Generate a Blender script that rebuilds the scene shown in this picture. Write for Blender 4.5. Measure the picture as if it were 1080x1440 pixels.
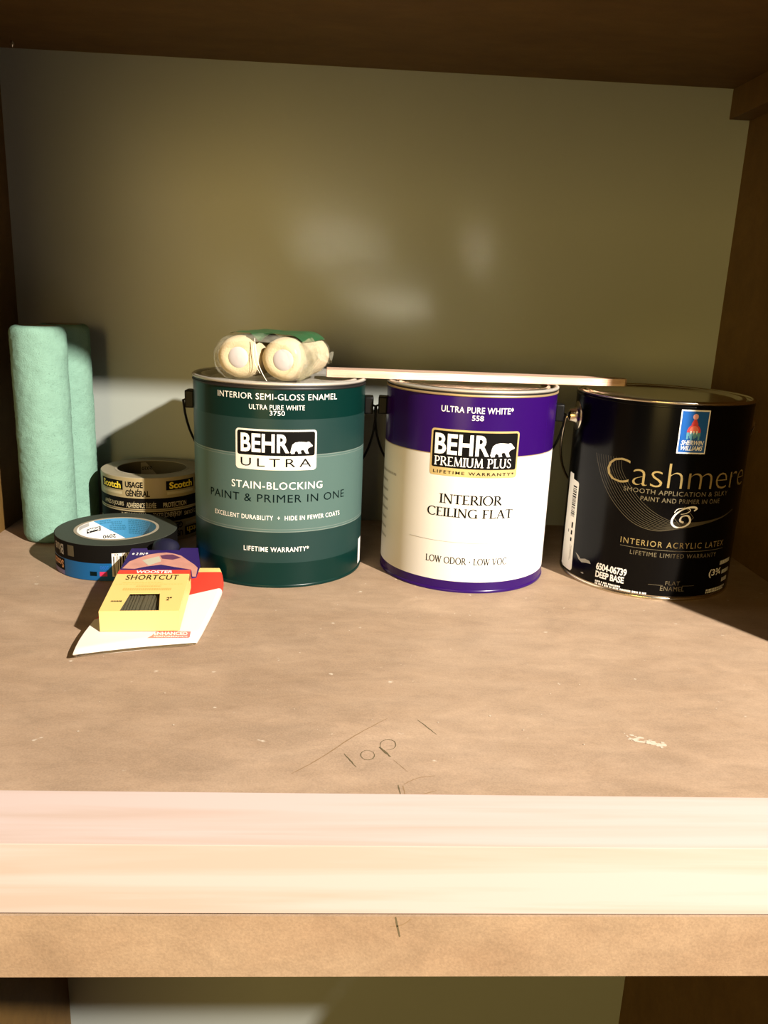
import bpy, bmesh, math, random
from mathutils import Vector, Matrix, noise
from math import sin, cos, pi, radians, atan2, sqrt

for o in list(bpy.data.objects):
    bpy.data.objects.remove(o, do_unlink=True)
scene = bpy.context.scene
COL = scene.collection
S = 0.001                     # everything below is written in millimetres
random.seed(7)

# ------------------------------------------------------------------ camera
F_PX, YAW, PITCH, ROLL = 1128.44, 0.05364, 0.26178, 0.04196
CAM = Vector((374.6, -955.6, 267.2))
fwd = Vector((sin(YAW) * cos(PITCH), cos(YAW) * cos(PITCH), -sin(PITCH)))
rgt = Vector((cos(YAW), -sin(YAW), 0))
up = rgt.cross(fwd)
r2 = rgt * cos(ROLL) + up * sin(ROLL)
u2 = up * cos(ROLL) - rgt * sin(ROLL)
cam_data = bpy.data.cameras.new('camera')
cam = bpy.data.objects.new('camera', cam_data)
COL.objects.link(cam)
mw = Matrix((r2, u2, -fwd)).transposed().to_4x4()
mw.translation = CAM * S
cam.matrix_world = mw
cam_data.sensor_fit = 'VERTICAL'
cam_data.sensor_height = 36.0
cam_data.lens = F_PX / 1440 * 36.0
cam_data.clip_start = 0.01
scene.camera = cam

# ------------------------------------------------------------------ light
world = bpy.data.worlds.new('room_ambient')
scene.world = world
world.use_nodes = True
world.node_tree.nodes['Background'].inputs[0].default_value = (1.0, 0.75, 0.42, 1)
world.node_tree.nodes['Background'].inputs[1].default_value = 0.07

lamp_data = bpy.data.lights.new('ceiling_lamp', 'POINT')
lamp_data.energy = 690
lamp_data.color = (1.0, 0.91, 0.80)
lamp_data.shadow_soft_size = 0.025
lamp = bpy.data.objects.new('ceiling_lamp', lamp_data)
lamp.location = (1.604, -1.814, 1.243)
COL.objects.link(lamp)

scene.cycles.blur_glossy = 0.0
scene.cycles.sample_clamp_indirect = 80.0
fill_data = bpy.data.lights.new('room_fill', 'AREA')  # made-up fill light behind the camera, brightens the back wall
fill_data.shape = 'RECTANGLE'
fill_data.size, fill_data.size_y = 1.3, 1.5
fill_data.energy = 59
fill_data.color = (1.0, 0.69, 0.21)
area = bpy.data.objects.new('room_fill', fill_data)
area.location = (-0.7, -3.8, 0.55)
area.rotation_euler = (Vector((0.4, 0, 0.25)) - Vector(area.location)).to_track_quat('-Z', 'Y').to_euler()
COL.objects.link(area)
vs = scene.view_settings
vs.view_transform = 'Standard'
vs.look = 'None'
vs.exposure = 0.0
vs.gamma = 1.0
vs.use_curve_mapping = False


# ------------------------------------------------------------------ materials
def mat(name, col, rough=0.5, metal=0.0, coat=0.0, spec=0.5, var=0.0, vscale=40.0, bump=0.0, bscale=300.0):
    m = bpy.data.materials.new(name)
    m.use_nodes = True
    nt = m.node_tree
    b = nt.nodes['Principled BSDF']
    b.inputs['Roughness'].default_value = rough
    b.inputs['Metallic'].default_value = metal
    b.inputs['Coat Weight'].default_value = coat
    b.inputs['Coat Roughness'].default_value = 0.12
    b.inputs['Specular IOR Level'].default_value = spec
    b.inputs['Base Color'].default_value = (*col, 1)
    tc = nt.nodes.new('ShaderNodeTexCoord')
    n = nt.nodes.new('ShaderNodeTexNoise')
    n.inputs['Scale'].default_value = vscale
    n.inputs['Detail'].default_value = 4
    nt.links.new(tc.outputs['Object'], n.inputs['Vector'])
    mx = nt.nodes.new('ShaderNodeMix')
    mx.data_type = 'RGBA'
    v = max(var, 0.015)
    mx.inputs[6].default_value = (*[c * (1 - v) for c in col], 1)
    mx.inputs[7].default_value = (*[min(1, c * (1 + v)) for c in col], 1)
    nt.links.new(n.outputs['Fac'], mx.inputs[0])
    nt.links.new(mx.outputs[2], b.inputs['Base Color'])
    if bump:
        n2 = nt.nodes.new('ShaderNodeTexNoise')
        n2.inputs['Scale'].default_value = bscale
        n2.inputs['Detail'].default_value = 3
        nt.links.new(tc.outputs['Object'], n2.inputs['Vector'])
        bp = nt.nodes.new('ShaderNodeBump')
        bp.inputs['Strength'].default_value = bump
        bp.inputs['Distance'].default_value = 0.001
        nt.links.new(n2.outputs['Fac'], bp.inputs['Height'])
        nt.links.new(bp.outputs[0], b.inputs['Normal'])
    return m


def mdf_material(name, c1, c2, specks=True):
    m = bpy.data.materials.new(name)
    m.use_nodes = True
    nt = m.node_tree
    L = nt.links.new
    b = nt.nodes['Principled BSDF']
    b.inputs['Roughness'].default_value = 0.62
    b.inputs['Specular IOR Level'].default_value = 0.3
    tc = nt.nodes.new('ShaderNodeTexCoord')
    mp = nt.nodes.new('ShaderNodeMapping')
    mp.inputs['Scale'].default_value = (0.6, 1.3, 1.0)
    L(tc.outputs['Object'], mp.inputs['Vector'])
    big = nt.nodes.new('ShaderNodeTexNoise')
    big.inputs['Scale'].default_value = 14
    big.inputs['Detail'].default_value = 8
    big.inputs['Roughness'].default_value = 0.68
    L(mp.outputs[0], big.inputs['Vector'])
    cr = nt.nodes.new('ShaderNodeValToRGB')
    cr.color_ramp.elements[0].position = 0.32
    cr.color_ramp.elements[1].position = 0.68
    cr.color_ramp.elements[0].color = (*c1, 1)
    cr.color_ramp.elements[1].color = (*c2, 1)
    L(big.outputs['Fac'], cr.inputs[0])
    fine = nt.nodes.new('ShaderNodeTexNoise')
    fine.inputs['Scale'].default_value = 900
    fine.inputs['Detail'].default_value = 2
    L(tc.outputs['Object'], fine.inputs['Vector'])
    mul = nt.nodes.new('ShaderNodeMix')
    mul.data_type = 'RGBA'
    mul.blend_type = 'MULTIPLY'
    mul.inputs[0].default_value = 1.0
    fr = nt.nodes.new('ShaderNodeMapRange')
    fr.inputs[1].default_value = 0.3
    fr.inputs[2].default_value = 0.7
    fr.inputs[3].default_value = 0.9
    fr.inputs[4].default_value = 1.08
    L(fine.outputs['Fac'], fr.inputs[0])
    L(cr.outputs[0], mul.inputs[6])
    L(fr.outputs[0], mul.inputs[7])
    stain = nt.nodes.new('ShaderNodeTexNoise')
    stain.inputs['Scale'].default_value = 38
    stain.inputs['Detail'].default_value = 7
    stain.inputs['Roughness'].default_value = 0.7
    stain.inputs['Distortion'].default_value = 0.6
    L(mp.outputs[0], stain.inputs['Vector'])
    sr = nt.nodes.new('ShaderNodeMapRange')
    sr.inputs[1].default_value = 0.36
    sr.inputs[2].default_value = 0.66
    sr.inputs[3].default_value = 1.07
    sr.inputs[4].default_value = 0.86
    L(stain.outputs['Fac'], sr.inputs[0])
    mul2 = nt.nodes.new('ShaderNodeMix')
    mul2.data_type = 'RGBA'
    mul2.blend_type = 'MULTIPLY'
    mul2.inputs[0].default_value = 1.0
    L(mul.outputs[2], mul2.inputs[6])
    L(sr.outputs[0], mul2.inputs[7])
    out = mul2.outputs[2]
    if specks:
        sp = nt.nodes.new('ShaderNodeTexNoise')
        sp.inputs['Scale'].default_value = 95
        sp.inputs['Detail'].default_value = 3
        L(tc.outputs['Object'], sp.inputs['Vector'])
        rg = nt.nodes.new('ShaderNodeMapRange')
        rg.inputs[1].default_value = 0.715
        rg.inputs[2].default_value = 0.77
        rg.inputs[4].default_value = 0.75
        L(sp.outputs['Fac'], rg.inputs[0])
        mm = nt.nodes.new('ShaderNodeMix')
        mm.data_type = 'RGBA'
        mm.inputs[7].default_value = (0.62, 0.55, 0.45, 1)
        L(rg.outputs[0], mm.inputs[0])
        L(out, mm.inputs[6])
        out = mm.outputs[2]
    L(out, b.inputs['Base Color'])
    bp = nt.nodes.new('ShaderNodeBump')
    bp.inputs['Strength'].default_value = 0.15
    bp.inputs['Distance'].default_value = 0.0005
    L(fine.outputs['Fac'], bp.inputs['Height'])
    L(bp.outputs[0], b.inputs['Normal'])
    return m


def pine_material(name, c1, c2, across='Z', scale=1.0):
    m = bpy.data.materials.new(name)
    m.use_nodes = True
    nt = m.node_tree
    L = nt.links.new
    b = nt.nodes['Principled BSDF']
    b.inputs['Roughness'].default_value = 0.55
    tc = nt.nodes.new('ShaderNodeTexCoord')
    mp = nt.nodes.new('ShaderNodeMapping')
    mp.inputs['Scale'].default_value = (2.2 * scale, 55 * scale, 55 * scale)
    mp.inputs['Rotation'].default_value = (0, 0.012, 0.015)
    L(tc.outputs['Object'], mp.inputs['Vector'])
    n = nt.nodes.new('ShaderNodeTexNoise')
    n.inputs['Scale'].default_value = 1.6
    n.inputs['Detail'].default_value = 5
    n.inputs['Distortion'].default_value = 0.5
    L(mp.outputs[0], n.inputs['Vector'])
    cr = nt.nodes.new('ShaderNodeValToRGB')
    cr.color_ramp.elements[0].position = 0.36
    cr.color_ramp.elements[1].position = 0.56
    cr.color_ramp.elements[0].color = (*c1, 1)
    cr.color_ramp.elements[1].color = (*c2, 1)
    L(n.outputs['Fac'], cr.inputs[0])
    L(cr.outputs[0], b.inputs['Base Color'])
    return m


def wrap_material(name, tint, transp, rough=0.12):
    m = bpy.data.materials.new(name)
    m.use_nodes = True
    nt = m.node_tree
    L = nt.links.new
    b = nt.nodes['Principled BSDF']
    b.inputs['Base Color'].default_value = (*tint, 1)
    b.inputs['Roughness'].default_value = rough
    tc = nt.nodes.new('ShaderNodeTexCoord')
    n = nt.nodes.new('ShaderNodeTexNoise')
    n.inputs['Scale'].default_value = 120
    n.inputs['Detail'].default_value = 4
    L(tc.outputs['Object'], n.inputs['Vector'])
    rg = nt.nodes.new('ShaderNodeMapRange')
    rg.inputs[1].default_value = 0.3
    rg.inputs[2].default_value = 0.75
    rg.inputs[3].default_value = (1 - transp) * 0.55
    rg.inputs[4].default_value = min(1, (1 - transp) * 1.9)
    L(n.outputs['Fac'], rg.inputs[0])
    tr = nt.nodes.new('ShaderNodeBsdfTransparent')
    mx = nt.nodes.new('ShaderNodeMixShader')
    L(rg.outputs[0], mx.inputs[0])
    L(tr.outputs[0], mx.inputs[1])
    L(b.outputs[0], mx.inputs[2])
    L(mx.outputs[0], nt.nodes['Material Output'].inputs['Surface'])
    return m


M = {}
M['wall'] = mat('wall_paint', (0.272, 0.295, 0.272), rough=0.38, var=0.05, vscale=5, bump=0.05, bscale=60)
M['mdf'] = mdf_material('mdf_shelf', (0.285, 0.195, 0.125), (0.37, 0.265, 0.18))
M['mdf_shaded'] = mdf_material('mdf_panel_shaded', (0.115, 0.060, 0.014), (0.145, 0.08, 0.020), specks=False)  # same fibreboard as the shelf, with shade put into a darker colour
M['mdf_edge'] = mdf_material('mdf_cut_edge', (0.27, 0.175, 0.105), (0.33, 0.23, 0.145), specks=False)
M['pine'] = pine_material('pine_strip', (0.425, 0.325, 0.275), (0.475, 0.38, 0.352))
M['stick'] = pine_material('stir_stick_wood', (0.46, 0.29, 0.20), (0.60, 0.42, 0.32), scale=3)
M['pencil'] = mat('pencil', (0.10, 0.075, 0.035), 0.7)
M['pencil_soft'] = mat('pencil_faint', (0.23, 0.145, 0.075), 0.7)
M['dust'] = mat('plaster_dust', (0.50, 0.42, 0.33), 0.9, var=0.1)
M['steel'] = mat('tin_plate', (0.62, 0.59, 0.52), 0.24, metal=1.0, var=0.06, vscale=60)
M['rim_steel'] = mat('dull_tin_plate', (0.50, 0.48, 0.43), 0.36, metal=0.5, var=0.08, vscale=60)
M['steel_dark'] = mat('aged_tin_plate', (0.60, 0.53, 0.41), 0.23, metal=1.0, var=0.15, vscale=40)
M['gold_ring'] = mat('brass_lacquer', (0.50, 0.37, 0.20), 0.4, metal=0.6)
M['black_gap'] = mat('black_gap', (0.006, 0.005, 0.005), 0.5)
M['black_plastic'] = mat('black_plastic', (0.003, 0.003, 0.0035), 0.45, spec=0.15)
M['g_dark'] = mat('label_deep_green', (0.0012, 0.017, 0.014), 0.28, spec=0.2)
M['g_mid'] = mat('label_mid_green', (0.007, 0.028, 0.026), 0.4, spec=0.3)
M['g_band'] = mat('label_grey_green', (0.056, 0.105, 0.096), 0.42, spec=0.4)
M['g_line'] = mat('label_pale_line', (0.13, 0.17, 0.155), 0.35)
M['g_text_dark'] = mat('dark_green_print', (0.0015, 0.006, 0.006), 0.8, spec=0.03)
M['print_white'] = mat('white_print', (0.80, 0.78, 0.74), 0.4)
M['print_black'] = mat('black_print', (0.004, 0.0035, 0.003), 0.6, spec=0.06)
M['print_grey'] = mat('grey_print', (0.30, 0.29, 0.27), 0.5)
M['silver_print'] = mat('silver_plate', (0.70, 0.68, 0.61), 0.4, metal=0.15)
M['purple'] = mat('label_purple', (0.020, 0.002, 0.085), 0.25, spec=0.3)
M['white_label'] = mat('label_white', (0.64, 0.62, 0.58), 0.5, coat=0.0, spec=0.3)
M['gold_print'] = mat('gold_plate', (0.60, 0.46, 0.20), 0.3, metal=0.35, var=0.3, vscale=35)
M['black_label'] = mat('label_black', (0.0010, 0.0010, 0.0011), 0.2, spec=0.15)
M['gold_text'] = mat('gold_lettering', (0.33, 0.25, 0.10), 0.4, metal=0.4)
M['gold_dim'] = mat('dull_gold_lettering', (0.16, 0.135, 0.08), 0.4, metal=0.3)
M['gold_hair'] = mat('gold_hairline', (0.055, 0.045, 0.024), 0.4)
M['logo_blue'] = mat('sticker_blue', (0.008, 0.085, 0.34), 0.3)
M['logo_red'] = mat('sticker_red', (0.62, 0.05, 0.055), 0.4)
M['logo_pink'] = mat('sticker_pink', (0.72, 0.36, 0.36), 0.4)
M['logo_coral'] = mat('sticker_coral', (0.78, 0.20, 0.15), 0.4)
M['logo_teal'] = mat('sticker_teal', (0.10, 0.30, 0.42), 0.4)
M['nap'] = mat('green_nap', (0.185, 0.325, 0.255), 0.95, spec=0.1, var=0.16, vscale=90, bump=0.6, bscale=900)
M['cardboard'] = mat('grey_cardboard', (0.27, 0.235, 0.17), 0.85, var=0.1)
M['shade_brown'] = mat('core_shade_brown', (0.085, 0.07, 0.04), 0.8)  # brown that carries the shade inside the tape cores
M['tan_tape'] = mat('tan_tape_edge', (0.25, 0.215, 0.145), 0.7, var=0.12, vscale=200)
M['tan_label'] = mat('tan_label', (0.30, 0.24, 0.125), 0.4, var=0.05)
M['yellow_text'] = mat('yellow_print', (0.80, 0.60, 0.04), 0.4)
M['tan_text'] = mat('tan_print', (0.42, 0.36, 0.22), 0.4)
M['blue_tape_edge'] = mat('tape_side_grey', (0.034, 0.040, 0.030), 0.6, spec=0.3, var=0.12, vscale=300)
M['blue_label'] = mat('label_bright_blue', (0.003, 0.070, 0.195), 0.35, spec=0.3)
M['blue_core'] = mat('core_print_blue', (0.035, 0.19, 0.36), 0.5)
M['blue_core_dark'] = mat('core_print_dark_blue', (0.015, 0.12, 0.22), 0.5)
M['orange_text'] = mat('orange_print', (0.50, 0.24, 0.10), 0.4)
M['red_text'] = mat('red_print', (0.45, 0.02, 0.08), 0.4)
M['violet_label'] = mat('violet_label', (0.12, 0.10, 0.25), 0.4)
M['yellow_card'] = mat('yellow_card', (0.72, 0.50, 0.17), 0.5)
M['red_card'] = mat('red_card', (0.58, 0.045, 0.025), 0.45)
M['white_card'] = mat('white_card', (0.66, 0.62, 0.57), 0.5)
M['pink_card'] = mat('pink_red_card', (0.75, 0.17, 0.15), 0.45)
M['purple_card'] = mat('purple_card', (0.022, 0.009, 0.10), 0.4, spec=0.3)
M['skin_print'] = mat('printed_skin_tone', (0.50, 0.24, 0.19), 0.5, var=0.25, vscale=70)
M['cream_print'] = mat('printed_cream', (0.45, 0.43, 0.33), 0.5)
M['plum_print'] = mat('printed_plum', (0.10, 0.03, 0.08), 0.5)
M['orange_print2'] = mat('orange_small_print', (0.80, 0.38, 0.10), 0.5)
M['ochre_print'] = mat('ochre_small_print', (0.62, 0.45, 0.12), 0.5)
M['bristle'] = mat('dark_bristle', (0.085, 0.075, 0.045), 0.5, var=0.35, vscale=500)
M['rubber'] = mat('navy_rubber', (0.006, 0.006, 0.020), 0.5, spec=0.3)
M['foam'] = mat('cream_foam', (0.53, 0.44, 0.28), 0.9, var=0.08, vscale=150, bump=0.35, bscale=700)
M['cap'] = mat('pale_core_cap', (0.45, 0.42, 0.42), 0.6)
M['wrap'] = wrap_material('clear_wrap', (0.62, 0.60, 0.48), 0.86)
M['wrap_fold'] = wrap_material('clear_wrap_fold', (0.27, 0.25, 0.16), 0.70)
M['green_print'] = mat('green_printed_film', (0.018, 0.095, 0.034), 0.35, var=0.2, vscale=60)
M['seam'] = mat('film_seam', (0.85, 0.80, 0.68), 0.3)


# ------------------------------------------------------------------ mesh helpers
def link(o, parent=None):
    COL.objects.link(o)
    if parent:
        o.parent = parent
    return o


def ob(name, verts, faces, mats, parent=None, loc=(0, 0, 0), smooth=False, midx=None, recalc=True, rot=None):
    me = bpy.data.meshes.new(name)
    me.from_pydata([(v[0] * S, v[1] * S, v[2] * S) for v in verts], [], faces)
    if not isinstance(mats, (list, tuple)):
        mats = [mats]
    for m in mats:
        me.materials.append(M[m] if isinstance(m, str) else m)
    if midx:
        me.polygons.foreach_set('material_index', midx)
    if recalc:
        bm = bmesh.new()
        bm.from_mesh(me)
        bmesh.ops.recalc_face_normals(bm, faces=bm.faces)
        bm.to_mesh(me)
        bm.free()
    if smooth:
        me.polygons.foreach_set('use_smooth', [True] * len(me.polygons))
        if smooth != 'all':
            me.set_sharp_from_angle(angle=radians(35))
    me.update()
    o = bpy.data.objects.new(name, me)
    o.location = (loc[0] * S, loc[1] * S, loc[2] * S)
    if rot:
        o.rotation_euler = rot
    return link(o, parent)


def empty(name, loc, label, cat, group=None, rot=None):
    o = bpy.data.objects.new(name, None)
    o.empty_display_size = 0.02
    o.location = (loc[0] * S, loc[1] * S, loc[2] * S)
    if rot:
        o.rotation_euler = rot
    tag(o, label, cat, group)
    return link(o)


def tag(o, label=None, cat=None, group=None, kind=None):
    if label:
        o['label'] = label
    if cat:
        o['category'] = cat
    if group:
        o['group'] = group
    if kind:
        o['kind'] = kind
    return o


def box_vf(x0, x1, y0, y1, z0, z1):
    v = [(x0, y0, z0), (x1, y0, z0), (x1, y1, z0), (x0, y1, z0), (x0, y0, z1), (x1, y0, z1), (x1, y1, z1), (x0, y1, z1)]
    f = [(0, 3, 2, 1), (4, 5, 6, 7), (0, 1, 5, 4), (1, 2, 6, 5), (2, 3, 7, 6), (3, 0, 4, 7)]
    return v, f


def bevel_obj(o, w, seg=2):
    bm = bmesh.new()
    bm.from_mesh(o.data)
    bmesh.ops.bevel(bm, geom=list(bm.edges), offset=w * S, segments=seg, affect='EDGES', profile=0.7)
    bm.to_mesh(o.data)
    bm.free()
    return o


def merge(parts):
    V, Fc = [], []
    for v, f in parts:
        k = len(V)
        V += list(v)
        Fc += [tuple(i + k for i in q) for q in f]
    return V, Fc


def lathe_vf(prof, seg=96, closed=False):
    V, Fc = [], []
    n = len(prof)
    for r, z in prof:
        for i in range(seg):
            a = 2 * pi * i / seg
            V.append((r * cos(a), r * sin(a), z))
    rng = n if closed else n - 1
    for j in range(rng):
        k = (j + 1) % n
        for i in range(seg):
            i2 = (i + 1) % seg
            Fc.append((j * seg + i, j * seg + i2, k * seg + i2, k * seg + i))
    return V, Fc


def tube_vf(path, r, seg=8, closed=False):
    V, Fc = [], []
    P = [Vector(p) for p in path]
    n = len(P)
    prev = None
    for i, p in enumerate(P):
        a = P[(i - 1) % n] if closed else P[max(i - 1, 0)]
        b = P[(i + 1) % n] if closed else P[min(i + 1, n - 1)]
        t = (b - a).normalized()
        if prev is None:
            ref = Vector((0, 0, 1)) if abs(t.z) < 0.9 else Vector((1, 0, 0))
            nrm = t.cross(ref).normalized()
        else:
            nrm = (prev - t * prev.dot(t)).normalized()
        prev = nrm
        bn = t.cross(nrm)
        rr = r[i] if isinstance(r, (list, tuple)) else r
        for k in range(seg):
            g = 2 * pi * k / seg
            V.append(tuple(p + (nrm * cos(g) + bn * sin(g)) * rr))
    for i in range(n if closed else n - 1):
        j = (i + 1) % n
        for k in range(seg):
            k2 = (k + 1) % seg
            Fc.append((i * seg + k, i * seg + k2, j * seg + k2, j * seg + k))
    if not closed:
        Fc.append(tuple(range(seg))[::-1])
        Fc.append(tuple(range((n - 1) * seg, n * seg)))
    return V, Fc


def catmull(P, n=8):
    out = []
    for i in range(len(P) - 1):
        p0 = P[max(i - 1, 0)]
        p1, p2 = P[i], P[i + 1]
        p3 = P[min(i + 2, len(P) - 1)]
        for k in range(n):
            t = k / n
            out.append(tuple(0.5 * (2 * b + (c - a) * t + (2 * a - 5 * b + 4 * c - d) * t * t + (3 * b - a - 3 * c + d) * t ** 3)
                             for a, b, c, d in zip(p0, p1, p2, p3)))
    out.append(tuple(P[-1]))
    return out


# ---- flat shapes in (u, v) millimetres, later laid on a plane or wrapped on a cylinder
def rect2(x0, x1, y0, y1):
    return [(x0, y0), (x1, y0), (x1, y1), (x0, y1)], [(0, 1, 2, 3)]


def poly2(pts):
    return list(pts), [tuple(range(len(pts)))]


def rrect2(x0, x1, y0, y1, r, n=5):
    P = []
    for cx, cy, a0 in ((x1 - r, y1 - r, 0), (x0 + r, y1 - r, 90), (x0 + r, y0 + r, 180), (x1 - r, y0 + r, 270)):
        for k in range(n + 1):
            a = radians(a0 + 90 * k / n)
            P.append((cx + r * cos(a), cy + r * sin(a)))
    return P, [tuple(range(len(P)))]


def ellipse2(cx, cy, rx, ry, n=20):
    return [(cx + rx * cos(2 * pi * i / n), cy + ry * sin(2 * pi * i / n)) for i in range(n)], [tuple(range(n))]


def ribbon2(P, w):
    V, Fc = [], []
    for i, p in enumerate(P):
        a, b = P[max(i - 1, 0)], P[min(i + 1, len(P) - 1)]
        dx, dy = b[0] - a[0], b[1] - a[1]
        l = sqrt(dx * dx + dy * dy) or 1
        ww = (w[i] if isinstance(w, (list, tuple)) else w) / 2
        V += [(p[0] - dy / l * ww, p[1] + dx / l * ww), (p[0] + dy / l * ww, p[1] - dx / l * ww)]
    for i in range(len(P) - 1):
        Fc.append((2 * i, 2 * i + 1, 2 * i + 3, 2 * i + 2))
    return V, Fc


def fit2(vf, x0, x1, y0, y1, shear=0.0):
    V, Fc = vf
    xa, xb = min(v[0] for v in V), max(v[0] for v in V)
    ya, yb = min(v[1] for v in V), max(v[1] for v in V)
    out = []
    for x, y in V:
        t = (y - ya) / (yb - ya)
        out.append((x0 + (x - xa) / (xb - xa) * (x1 - x0) + shear * t * (y1 - y0), y0 + t * (y1 - y0)))
    return out, Fc


def text2(body, x0, x1, y0, y1, bold=0.0, spacing=1.0, shear=0.0, lines=1.0):
    """built-in font outline fitted into a box; u to the right, v up"""
    cu = bpy.data.curves.new('tmp', 'FONT')
    cu.body = body
    cu.offset = bold
    cu.space_character = spacing
    cu.space_line = lines
    cu.resolution_u = 3
    cu.fill_mode = 'FRONT'
    to = bpy.data.objects.new('tmp', cu)
    COL.objects.link(to)
    dg = bpy.context.evaluated_depsgraph_get()
    me = bpy.data.meshes.new_from_object(to.evaluated_get(dg))
    V = [(v.co.x, v.co.y) for v in me.vertices]
    Fc = [tuple(p.vertices) for p in me.polygons]
    bpy.data.objects.remove(to)
    bpy.data.curves.remove(cu)
    bpy.data.meshes.remove(me)
    return fit2((V, Fc), x0, x1, y0, y1, shear)


# roman capitals drawn as strokes with thick stems, thin bars and small serifs
def arc(cx, cy, rx, ry, a0, a1, n=14):
    return [(cx + rx * cos(radians(a0 + (a1 - a0) * i / n)), cy + ry * sin(radians(a0 + (a1 - a0) * i / n))) for i in range(n + 1)]


ROMAN = {
    'I': (0.18, [([(0.09, 0), (0.09, 1)], 'T', 'be')]),
    'N': (0.80, [([(0.12, 0), (0.12, 1)], 't', 'b'), ([(0.10, 1), (0.70, 0)], 'T', ''), ([(0.70, 0), (0.70, 1)], 't', 'e')]),
    'T': (0.66, [([(0.33, 0), (0.33, 1)], 'T', 'b'), ([(0.0, 0.97), (0.66, 0.97)], 't', ''), ([(0.02, 0.84), (0.02, 1)], 't', ''), ([(0.64, 0.84), (0.64, 1)], 't', '')]),
    'E': (0.56, [([(0.12, 0), (0.12, 1)], 'T', 'be'), ([(0.12, 0.97), (0.5, 0.97)], 't', ''), ([(0.12, 0.52), (0.42, 0.52)], 't', ''), ([(0.12, 0.03), (0.54, 0.03)], 't', ''), ([(0.49, 0.86), (0.49, 1)], 't', ''), ([(0.53, 0), (0.53, 0.15)], 't', '')]),
    'F': (0.52, [([(0.12, 0), (0.12, 1)], 'T', 'be'), ([(0.12, 0.97), (0.5, 0.97)], 't', ''), ([(0.12, 0.50), (0.40, 0.50)], 't', ''), ([(0.49, 0.84), (0.49, 1)], 't', '')]),
    'L': (0.54, [([(0.12, 0), (0.12, 1)], 'T', 'be'), ([(0.12, 0.03), (0.52, 0.03)], 't', ''), ([(0.51, 0), (0.51, 0.17)], 't', '')]),
    'R': (0.70, [([(0.12, 0), (0.12, 1)], 'T', 'be'), ([(0.12, 0.97), (0.30, 0.97)] + arc(0.30, 0.735, 0.22, 0.235, 90, -90) + [(0.12, 0.5)], 'a', ''), ([(0.30, 0.5), (0.68, 0.0)], 'T', '')]),
    'P': (0.58, [([(0.12, 0), (0.12, 1)], 'T', 'be'), ([(0.12, 0.97), (0.30, 0.97)] + arc(0.30, 0.715, 0.23, 0.255, 90, -90) + [(0.12, 0.46)], 'a', '')]),
    'D': (0.80, [([(0.12, 0), (0.12, 1)], 'T', 'be'), ([(0.12, 0.97), (0.30, 0.97)] + arc(0.30, 0.5, 0.43, 0.47, 90, -90) + [(0.12, 0.03)], 'a', '')]),
    'O': (0.86, [(arc(0.43, 0.5, 0.39, 0.485, 0, 360, 26), 'a', '')]),
    'C': (0.74, [(arc(0.44, 0.5, 0.39, 0.485, 48, 318, 22), 'a', ''), ([(0.70, 0.78), (0.70, 0.97)], 't', '')]),
    'G': (0.80, [(arc(0.44, 0.5, 0.39, 0.485, 48, 308, 22), 'a', ''), ([(0.70, 0.08), (0.70, 0.46)], 'T', 'e'), ([(0.69, 0.80), (0.69, 0.97)], 't', '')]),
    'A': (0.74, [([(0.06, 0), (0.36, 1)], 't', 'b'), ([(0.34, 1), (0.68, 0)], 'T', 'e'), ([(0.17, 0.36), (0.55, 0.36)], 't', '')]),
    'V': (0.74, [([(0.06, 1), (0.38, 0)], 'T', 'b'), ([(0.38, 0), (0.68, 1)], 't', 'e')]),
    'W': (1.02, [([(0.05, 1), (0.30, 0)], 'T', 'b'), ([(0.30, 0), (0.51, 1)], 't', 'e'), ([(0.48, 1), (0.73, 0)], 'T', 'b'), ([(0.73, 0), (0.97, 1)], 't', 'e')]),
    'M': (0.94, [([(0.10, 0), (0.16, 1)], 't', 'b'), ([(0.15, 1), (0.46, 0.05)], 'T', ''), ([(0.46, 0.05), (0.76, 1)], 't', ''), ([(0.76, 1), (0.84, 0)], 'T', 'e')]),
    'U': (0.76, [([(0.12, 1), (0.12, 0.34)] + arc(0.39, 0.32, 0.27, 0.30, 180, 360) + [(0.66, 1)], 'a', 'be')]),
    'S': (0.52, [([(0.45, 0.80), (0.40, 0.93), (0.27, 0.97), (0.13, 0.90), (0.09, 0.77), (0.15, 0.63), (0.30, 0.51), (0.43, 0.38), (0.47, 0.23), (0.40, 0.08), (0.24, 0.03), (0.10, 0.09), (0.05, 0.24)], 's', '')]),
}


def roman2(body, x0, x1, y0, y1, thick=0.15, thin=0.075, serif=0.08, gap=0.10):
    parts = []
    x = 0.0
    for ch in body:
        if ch == ' ':
            x += 0.38
            continue
        if ch == '\u2022':
            V, Fc = ellipse2(x + 0.12, 0.45, 0.09, 0.12, 12)
            parts.append((V, Fc))
            x += 0.36
            continue
        w, strokes = ROMAN[ch]
        for pts, kind, ser in strokes:
            P = [(x + a, b) for a, b in pts]
            W = []
            for i in range(len(P)):
                a, b = P[max(i - 1, 0)], P[min(i + 1, len(P) - 1)]
                dx, dy = b[0] - a[0], b[1] - a[1]
                l = sqrt(dx * dx + dy * dy) or 1
                if kind == 'T':
                    W.append(thick)
                elif kind == 't':
                    W.append(thin)
                elif kind == 's':
                    W.append(thin + (thick - thin) * abs(dx / l) if 0.25 < b[1] < 0.8 else thin * 1.15)
                else:
                    W.append(thin + (thick - thin) * abs(dy / l) ** 1.3)
            parts.append(ribbon2(P, W))
            if serif:
                ends = {'b': P[0], 'e': P[-1]}
                for s_ in ser:
                    ex, ey = ends[s_]
                    yy = 0.0 if ey < 0.5 else 1.0 - thin
                    hw = serif + (thick if kind == 'T' else thin) / 2
                    parts.append(rect2(ex - hw, ex + hw, yy, yy + thin))
        x += w + gap
    return fit2(merge(parts), x0, x1, y0, y1)


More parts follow.
